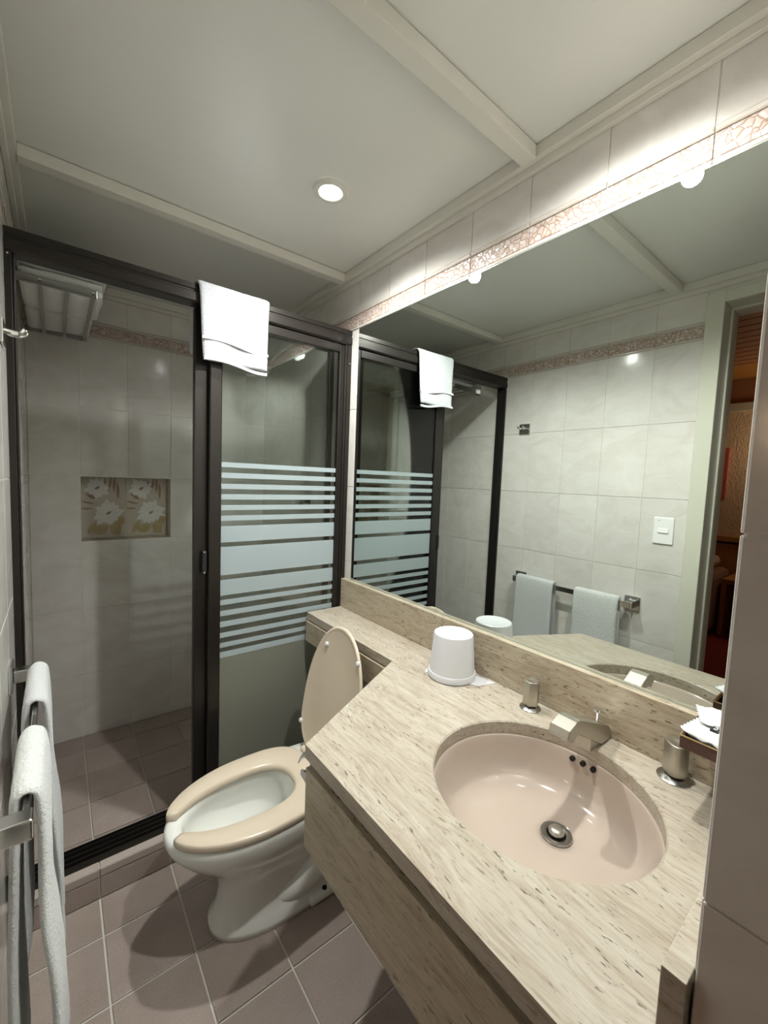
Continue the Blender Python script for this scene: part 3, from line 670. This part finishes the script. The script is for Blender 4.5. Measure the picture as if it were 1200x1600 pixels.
def handle(x, y, rot, label, big):
    t = thing('tap_handle', label, 'faucet handle', (x, y, CT), 'basin tap handles')
    obj('escutcheon', lathe([(0.026*big, 0.0), (0.0262*big, 0.002), (0.022*big, 0.0055), (0.014, 0.0075), (0.010, 0.010)], (x, y, CT+0.0002), 44), 'steel', t, smooth=True)
    R = []; n = 6
    for z, s in ((0.011, 0.93), (0.014, 1.0), (0.070, 1.0), (0.0735, 0.94), (0.0738, 0.55), (0.0725, 0.40)):
        ring = []
        for k in range(24):
            a = 2*PI*k/24; 
            if big > 1.05:   # rounded oval knob
                rr_ = 0.0215/(abs(math.cos(a))**2.8+abs(math.sin(a)*1.22)**2.8)**(1/2.8)
            else:
                aa = (a % (PI/3))-PI/6; rr_ = 0.0178/math.cos(aa)
            ring.append((x+rr_*s*math.cos(a+rot), y+rr_*s*math.sin(a+rot), CT+z))
        R.append(ring)
    obj('knob', loft(R), 'nickel', t, smooth=True, bevel=0.0008)
handle(-0.062, 0.558, 0.35, 'hexagonal brushed nickel tap handle left of the spout, nearer the bucket', 1.0)
handle(-0.052, 0.245, 0.9, 'rounded brushed nickel tap handle right of the spout, nearer the tray', 1.12)

# ------------------------------------------------------------------ ice bucket and paper
bx, by = -0.096, 0.797
card = obj('paper_card', prism([(-0.150, 0.855), (-0.086, 0.706), (-0.030, 0.690), (-0.058, 0.905)], CT+0.0003, CT+0.0012, 'z'), 'paper', label='white paper card lying under the upturned white bucket', cat='card')
card.data.transform(Matrix.Translation((0, 0, 0)))
bk = thing('ice_bucket', 'white plastic bucket standing upside down on the counter by the mirror', 'bucket', (bx, by, CT+0.0013))
zb = CT+0.0013
obj('body', lathe([(0.0665, 0.016), (0.0660, 0.018), (0.0575, 0.122), (0.0560, 0.1265), (0.0530, 0.128), (0.046, 0.1265), (0.0005, 0.1260)], (bx, by, zb), 64, cap=False), 'white', bk, smooth=True)
obj('rim', lathe([(0.0635, 0.001), (0.0690, 0.0), (0.0705, 0.002), (0.0700, 0.015), (0.0682, 0.018), (0.0655, 0.0175)], (bx, by, zb), 64, cap=False), 'white', bk, smooth=True)

# ------------------------------------------------------------------ tray and soaps
TZ = 0.9145
tr = thing('amenity_tray', 'dark brown gold-rimmed tray bridging the splash corner beside the mirror', 'tray', (-0.095, 0.155, TZ))
X0, X1, Y0, Y1 = -0.168, -0.028, 0.0895, 0.212
w_ = bmesh.new()
box(w_, (X0, Y0, TZ), (X1, Y1, TZ+0.004)); box(w_, (X0, Y0, TZ+0.004), (X0+0.004, Y1, TZ+0.021)); box(w_, (X1-0.004, Y0, TZ+0.004), (X1, Y1, TZ+0.021))
box(w_, (X0+0.004, Y0, TZ+0.004), (X1-0.004, Y0+0.004, TZ+0.021)); box(w_, (X0+0.004, Y1-0.004, TZ+0.004), (X1-0.004, Y1, TZ+0.021))
obj('tray_body', w_, 'wood', tr, bevel=0.0006)
obj('gold_rim', boxes(((X0-0.001, Y0, TZ+0.0212), (X0+0.0015, Y1, TZ+0.0230)), ((X1-0.0015, Y0, TZ+0.0212), (X1+0.001, Y1, TZ+0.0230)), ((X0+0.0015, Y1-0.0015, TZ+0.0212), (X1-0.0015, Y1+0.001, TZ+0.0230)), ((X0+0.0015, Y0, TZ+0.0212), (X1-0.0015, Y0+0.0015, TZ+0.0230))), 'gold', tr)
def packet(c, L, W, H, rot, tilt, seed, label, lab):
    nx, ny = 22, 14; bm = bmesh.new(); G = []
    R = Matrix.Translation(c) @ Matrix.Rotation(rot, 4, 'Z') @ Matrix.Rotation(tilt, 4, 'Y')
    for sgn in (1, -1):
        rows = []
        for i in range(nx+1):
            row = []
            for j in range(ny+1):
                u, v = i/nx*2-1, j/ny*2-1
                prof_ = max(0, 1-abs(u)**5)*max(0, 1-abs(v)**4)
                flat = 0 if abs(u) > 0.86 else 1
                h = H*prof_*flat*(0.5)+0.0006 + mnoise.noise(Vector((u*4+seed, v*4, sgn)))*0.004*flat
                zig = (0.0015 if j % 2 else -0.0015) if i in (0, nx) else 0
                row.append(bm.verts.new(R @ Vector((u*L/2+zig, v*W/2, sgn*h+0.006*abs(u)**6*math.sin(seed)))))
            rows.append(row)
        G.append(rows)
    for g in G:
        for i in range(nx):
            for j in range(ny): bm.faces.new((g[i][j], g[i][j+1], g[i+1][j+1], g[i+1][j]))
    for i in range(nx):
        for j in (0, ny): bm.faces.new((G[0][i][j], G[0][i+1][j], G[1][i+1][j], G[1][i][j]))
    for j in range(ny):
        for i in (0, nx): bm.faces.new((G[0][i][j], G[0][i][j+1], G[1][i][j+1], G[1][i][j]))
    t = thing('soap_packet', label, 'soap', c, 'wrapped soaps in the tray')
    obj('wrapper', bm, 'paper', t, smooth='all')
    b = bmesh.new(); u0_, v0_, lw, lh = lab; zt = H/2+0.0052
    def q(b_, x, y, w2, h2, z): 
        vs = [b_.verts.new(R @ Vector((x+a*w2, y+e*h2, z_))) for z_ in (z-0.004, z) for a, e in ((-1,-1),(1,-1),(1,1),(-1,1))]
        for f in ((4,5,6,7),(0,1,5,4),(1,2,6,5),(2,3,7,6),(3,0,4,7),(0,3,2,1)): b_.faces.new([vs[k] for k in f])
    q(b, u0_, v0_, lw, lh, zt); lo = obj('label_print', b, 'ink', t)
    b = bmesh.new(); q(b, u0_, v0_+lh*0.4, lw*0.45, lh*0.18, zt+0.0004); q(b, u0_, v0_-lh*0.4, lw*0.45, lh*0.18, zt+0.0004); q(b, u0_-lw*0.3, v0_, lw*0.12, lh*0.5, zt+0.0004)
    obj('label_mark', b, 'paper', lo)
packet((-0.122, 0.160, TZ+0.022), 0.105, 0.076, 0.020, PI/2-0.15, 0.0, 1, 'white wrapped soap with a black label at the front of the tray', (0.012, 0.006, 0.0055, 0.010))
packet((-0.076, 0.160, TZ+0.040), 0.100, 0.070, 0.018, PI/2+0.35, 0.12, 2.2, 'white wrapped soap leaning on the others near the mirror', (0.010, -0.004, 0.0055, 0.010))

# ------------------------------------------------------------------ toilet
TY = 1.183
tl = thing('toilet', 'white toilet with cream open-front seat, lid raised, beside the vanity', 'toilet', (-0.45, TY, 0.0))
def egg(xf, xw, xb, hw, z, nf=2.0, nb=2.6, n=64):
    out = []
    for i in range(n):
        a = 2*PI*i/n; c, s = math.cos(a), math.sin(a); e = nb if c > 0 else nf
        X = abs(c)**(2/e)*(1 if c > 0 else -1); Y = abs(s)**(2/e)*(1 if s > 0 else -1)
        out.append((xw+(xb-xw)*X if c > 0 else xw+(xw-xf)*X, TY+hw*Y, z))
    return out
R = [egg(-0.672, -0.42, -0.13, 0.118, 0.002, 2.3, 4), egg(-0.670, -0.42, -0.13, 0.118, 0.020, 2.3, 4), egg(-0.655, -0.42, -0.13, 0.104, 0.036, 2.3, 4),
     egg(-0.646, -0.46, -0.14, 0.090, 0.075, 2.3, 3.5), egg(-0.642, -0.48, -0.14, 0.086, 0.125, 2.2, 3.5), egg(-0.652, -0.49, -0.14, 0.092, 0.165, 2.1, 3.2), egg(-0.675, -0.50, -0.13, 0.108, 0.200, 2.0, 3),
     egg(-0.712, -0.51, -0.12, 0.130, 0.235, 2.0, 3), egg(-0.748, -0.52, -0.11, 0.149, 0.268, 2.0, 3), egg(-0.772, -0.53, -0.10, 0.162, 0.298, 2.0, 3), egg(-0.785, -0.53, -0.10, 0.169, 0.320, 2.0, 3),
     egg(-0.7905, -0.53, -0.10, 0.171, 0.338, 2.0, 3), egg(-0.789, -0.53, -0.10, 0.170, 0.352, 2.0, 3), egg(-0.780, -0.53, -0.108, 0.163, 0.3595, 2.0, 3),
     egg(-0.752, -0.54, -0.400, 0.115, 0.3590, 2.0, 2.4), egg(-0.743, -0.54, -0.405, 0.107, 0.352, 2.0, 2.4), egg(-0.742, -0.54, -0.405, 0.107, 0.330, 2.0, 2.4),
     egg(-0.738, -0.54, -0.402, 0.110, 0.310, 2.0, 2.4), egg(-0.715, -0.53, -0.405, 0.102, 0.275, 2.0, 2.3), egg(-0.670, -0.50, -0.400, 0.082, 0.245, 2.0, 2.2), egg(-0.620, -0.48, -0.398, 0.066, 0.225, 2.0, 2.2),
     egg(-0.590, -0.48, -0.402, 0.055, 0.190, 2.0, 2.2), egg(-0.550, -0.48, -0.42, 0.035, 0.160, 2, 2)]
obj('bowl', loft(R, True, True), 'china', tl, smooth='all')
obj('water', boxes(((0,0,0),(0,0,0))) if False else loft([egg(-0.618, -0.48, -0.399, 0.0655, 0.2215), egg(-0.618, -0.48, -0.399, 0.0655, 0.2225)]), 'water', tl)
tw_ = bmesh.new()
for s in (-1, 1):
    tube(spline([(-0.16, TY+s*0.085, 0.255), (-0.24, TY+s*0.088, 0.200), (-0.33, TY+s*0.082, 0.125), (-0.43, TY+s*0.066, 0.066), (-0.56, TY+s*0.030, 0.055)], 6), [0.045]*8+[0.047]*8+[0.045]*4+[0.042]*5, 18, tw_)
obj('trapway', tw_, 'china', tl, smooth='all')
ft = bmesh.new(); box(ft, (-0.40, TY-0.128, 0.001), (-0.14, TY+0.128, 0.030)); obj('foot', ft, 'china', tl, bevel=0.010)
for s in (-1, 1): obj('bolt_hole', lathe([(0.008, 0.0), (0.008, 0.003)], (-0.344, TY+s*0.114, 0.0295), 16), 'dark', tl)
# seat: open at the front
def curve(xf, xw, xb, hw, nf, nb, a):
    c, s = math.cos(a), math.sin(a); e = nb if c > 0 else nf
    X = abs(c)**(2/e)*(1 if c > 0 else -1); Y = abs(s)**(2/e)*(1 if s > 0 else -1)
    return Vector((xw+(xb-xw)*X if c > 0 else xw+(xw-xf)*X, TY+hw*Y, 0))
rings = []; g0 = 0.30; n = 90
for i in range(n+1):
    a = -(PI-g0)+2*(PI-g0)*i/n
    ao = a
    o_ = curve(-0.793, -0.53, -0.330, 0.172, 2.0, 3.4, ao); i_ = curve(-0.762, -0.545, -0.415, 0.094, 2.0, 2.5, a*0.975)
    e = min(i, n-i)/3.0; k = min(1.0, 0.72+0.28*math.sqrt(min(1, e))); c_ = (o_+i_)/2; o_ = c_+(o_-c_)*k; i_ = c_+(i_-c_)*k
    def L_(f): return o_+(i_-o_)*f
    zt = 0.382-(1-k)*0.008
    rings.append([(L_(f).x, L_(f).y, z) for f, z in ((0.03, 0.3610), (0.0, 0.365), (0.0, 0.374), (0.03, zt-0.002), (0.08, zt), (0.5, zt+0.0005), (0.90, zt), (0.965, zt-0.003), (1.0, 0.372), (1.0, 0.3635), (0.96, 0.3605), (0.5, 0.3605))])
obj('seat', loft(rings), 'seat', tl, smooth='all')
# lid raised against the ledge
lidb = Vector((-0.312, TY, 0.375)); ld = Vector((0.085, 0, 0.455)).normalized(); ln = Vector((-ld.z, 0, ld.x))
def lidring(sc_, off, n=64):
    out = []
    for i in range(n):
        a = 2*PI*i/n; c, s = math.cos(a), math.sin(a); e = 2.05 if c > 0 else 3.2
        X = abs(c)**(2/e)*(1 if c > 0 else -1); Y = abs(s)**(2/e)*(1 if s > 0 else -1)
        L = 0.20+(0.268 if c > 0 else 0.20)*X*sc_; p = lidb+ld*L+ln*off; out.append((p.x, TY+0.170*sc_*Y, p.z))
    return out
obj('lid', loft([lidring(0.90, -0.012), lidring(0.97, -0.009), lidring(1.0, -0.004), lidring(1.0, 0.002), lidring(0.975, 0.005), lidring(0.955, 0.0035), lidring(0.93, 0.002), lidring(0.5, 0.002)]), 'seat', tl, smooth='all')
for L, dy in ((0.385, 0.080), (0.385, -0.118+0.0), (0.075, 0.155), (0.075, -0.155)):
    p = lidb+ld*L+ln*0.002; obj('bumper', tube([p, p+ln*0.006, p+ln*0.009], [0.0085, 0.0085, 0.005], 14), 'white', tl, smooth=True).location.y += dy
for s in (-1, 1): obj('hinge', tube([(-0.322, TY+s*0.075-0.022, 0.379), (-0.322, TY+s*0.075+0.022, 0.379)], 0.011, 16), 'seat', tl, smooth=True)
tk_ = obj('tank', boxes(((-0.165, TY-0.175, 0.355), (-0.006, TY+0.175, 0.625))), 'china', tl, bevel=0.015)
obj('tank_lid', boxes(((-0.170, TY-0.18, 0.626), (-0.003, TY+0.18, 0.648))), 'china', tl, bevel=0.006)

# ------------------------------------------------------------------ bedroom seen through the doorway in the mirror
BXW, BC = -4.50, 2.53
obj('wall_bedroom', boxes(((BXW-0.1, -1.6, 0.0), (BXW, 4.2, 2.22))), 'stucco', kind='structure')
obj('wall_bedroom_upper', boxes(((BXW-0.1, -1.6, 2.22), (BXW+0.015, 4.2, BC+0.05))), 'bslat', kind='structure')
obj('wall_bedroom_side', boxes(((BXW-0.1, 4.2, 0.0), (-1.235, 4.3, BC))), 'stucco', kind='structure')
obj('wall_bedroom_end', boxes(((BXW-0.1, -1.7, 0.0), (-1.235, -1.6, BC))), 'stucco', kind='structure')
obj('wall_bedroom_near', boxes(((-1.30, -1.6, 0.0), (-1.2355, -0.461, BC)), ((-1.30, 0.5835, 0.0), (-1.2355, 4.2, BC)), ((-1.30, -0.461, 2.157), (-1.2355, 0.5835, BC))), 'stucco', kind='structure')
fb = obj('floor_bedroom', boxes(((BXW-0.1, -1.7, -0.10), (-1.30, 4.3, -0.002))), 'carpet', kind='structure')
cb = obj('ceiling_bedroom', boxes(((BXW-0.1, -1.7, BC+0.02), (-1.235, 4.3, BC+0.1))), 'bslat', kind='structure')
for k in range(19):
    x = -1.32-k*0.135
    obj('ceiling_slat', boxes(((x-0.118, -1.6, BC-0.004), (x, 4.19, BC+0.019))), 'bslat', cb)
obj('ceiling_board', boxes(((BXW, -1.6, BC-0.004), (-1.32-19*0.135, 4.19, BC+0.019))), 'bwood', cb)
obj('trim_7', boxes(((BXW, -1.6, 2.20), (BXW+0.05, 4.2, 2.275))), 'casing', kind='structure')
hbd = thing('headboard', 'honey wood headboard on the bedroom wall, seen in the mirror', 'headboard', (BXW, 1.3, 0.30))
obj('panel', boxes(((BXW+0.001, 0.2, 0.30), (BXW+0.03, 2.9, 0.835))), 'bwood', hbd)
obj('groove', boxes(((BXW+0.001, 0.2, 0.836), (BXW+0.028, 2.9, 0.858))), 'dark', hbd)
obj('top_rail', boxes(((BXW+0.001, 0.2, 0.859), (BXW+0.06, 2.9, 0.915))), 'bwood', hbd, bevel=0.004)
bed = thing('bed', 'bed with a brown bedspread, seen in the mirror through the doorway', 'bed', (-3.5, 2.0, 0.0))
obj('box_base', boxes(((BXW+0.07, 1.12, 0.04), (-2.6, 2.7, 0.30))), 'spread', bed, bevel=0.03)
obj('bedspread', boxes(((BXW+0.065, 1.08, 0.02), (-2.57, 2.74, 0.60))), 'spread', bed, bevel=0.06)
obj('pillow', boxes(((BXW+0.10, 1.16, 0.605), (BXW+0.46, 1.75, 0.72))), 'pillow', bed, bevel=0.05)
ns = thing('nightstand', 'honey wood nightstand beside the bed, seen in the mirror', 'nightstand', (-4.2, 0.85, 0.0))
obj('top', boxes(((BXW+0.065, 0.62, 0.50), (-3.98, 1.055, 0.545))), 'bwood', ns, bevel=0.004)
obj('side_panel', boxes(((BXW+0.065, 1.015, 0.0), (-3.98, 1.055, 0.4995))), 'bwood', ns)
obj('side_panel', boxes(((BXW+0.065, 0.62, 0.0), (-3.98, 0.66, 0.4995))), 'bwood', ns)
obj('back_panel', boxes(((BXW+0.065, 0.661, 0.0), (BXW+0.08, 1.014, 0.4995))), 'dark', ns)
pc = obj('wall_picture', boxes(((BXW+0.001, 1.205, 1.30), (BXW+0.03, 1.75, 1.83))), 'red', label='narrow pink panel on the bedroom wall, seen in the mirror', cat='picture')
base_obj(pc, (BXW+0.015, 1.45, 1.30))
ll = bpy.data.lights.new('bedroom_lamp', 'POINT'); ll.energy = BED_LAMP; ll.color = (1.0, 0.72, 0.45); ll.shadow_soft_size = 0.15
lo = bpy.data.objects.new('bedroom_lamp', ll); COL.objects.link(lo); lo.location = (-4.25, 0.55, 1.85)
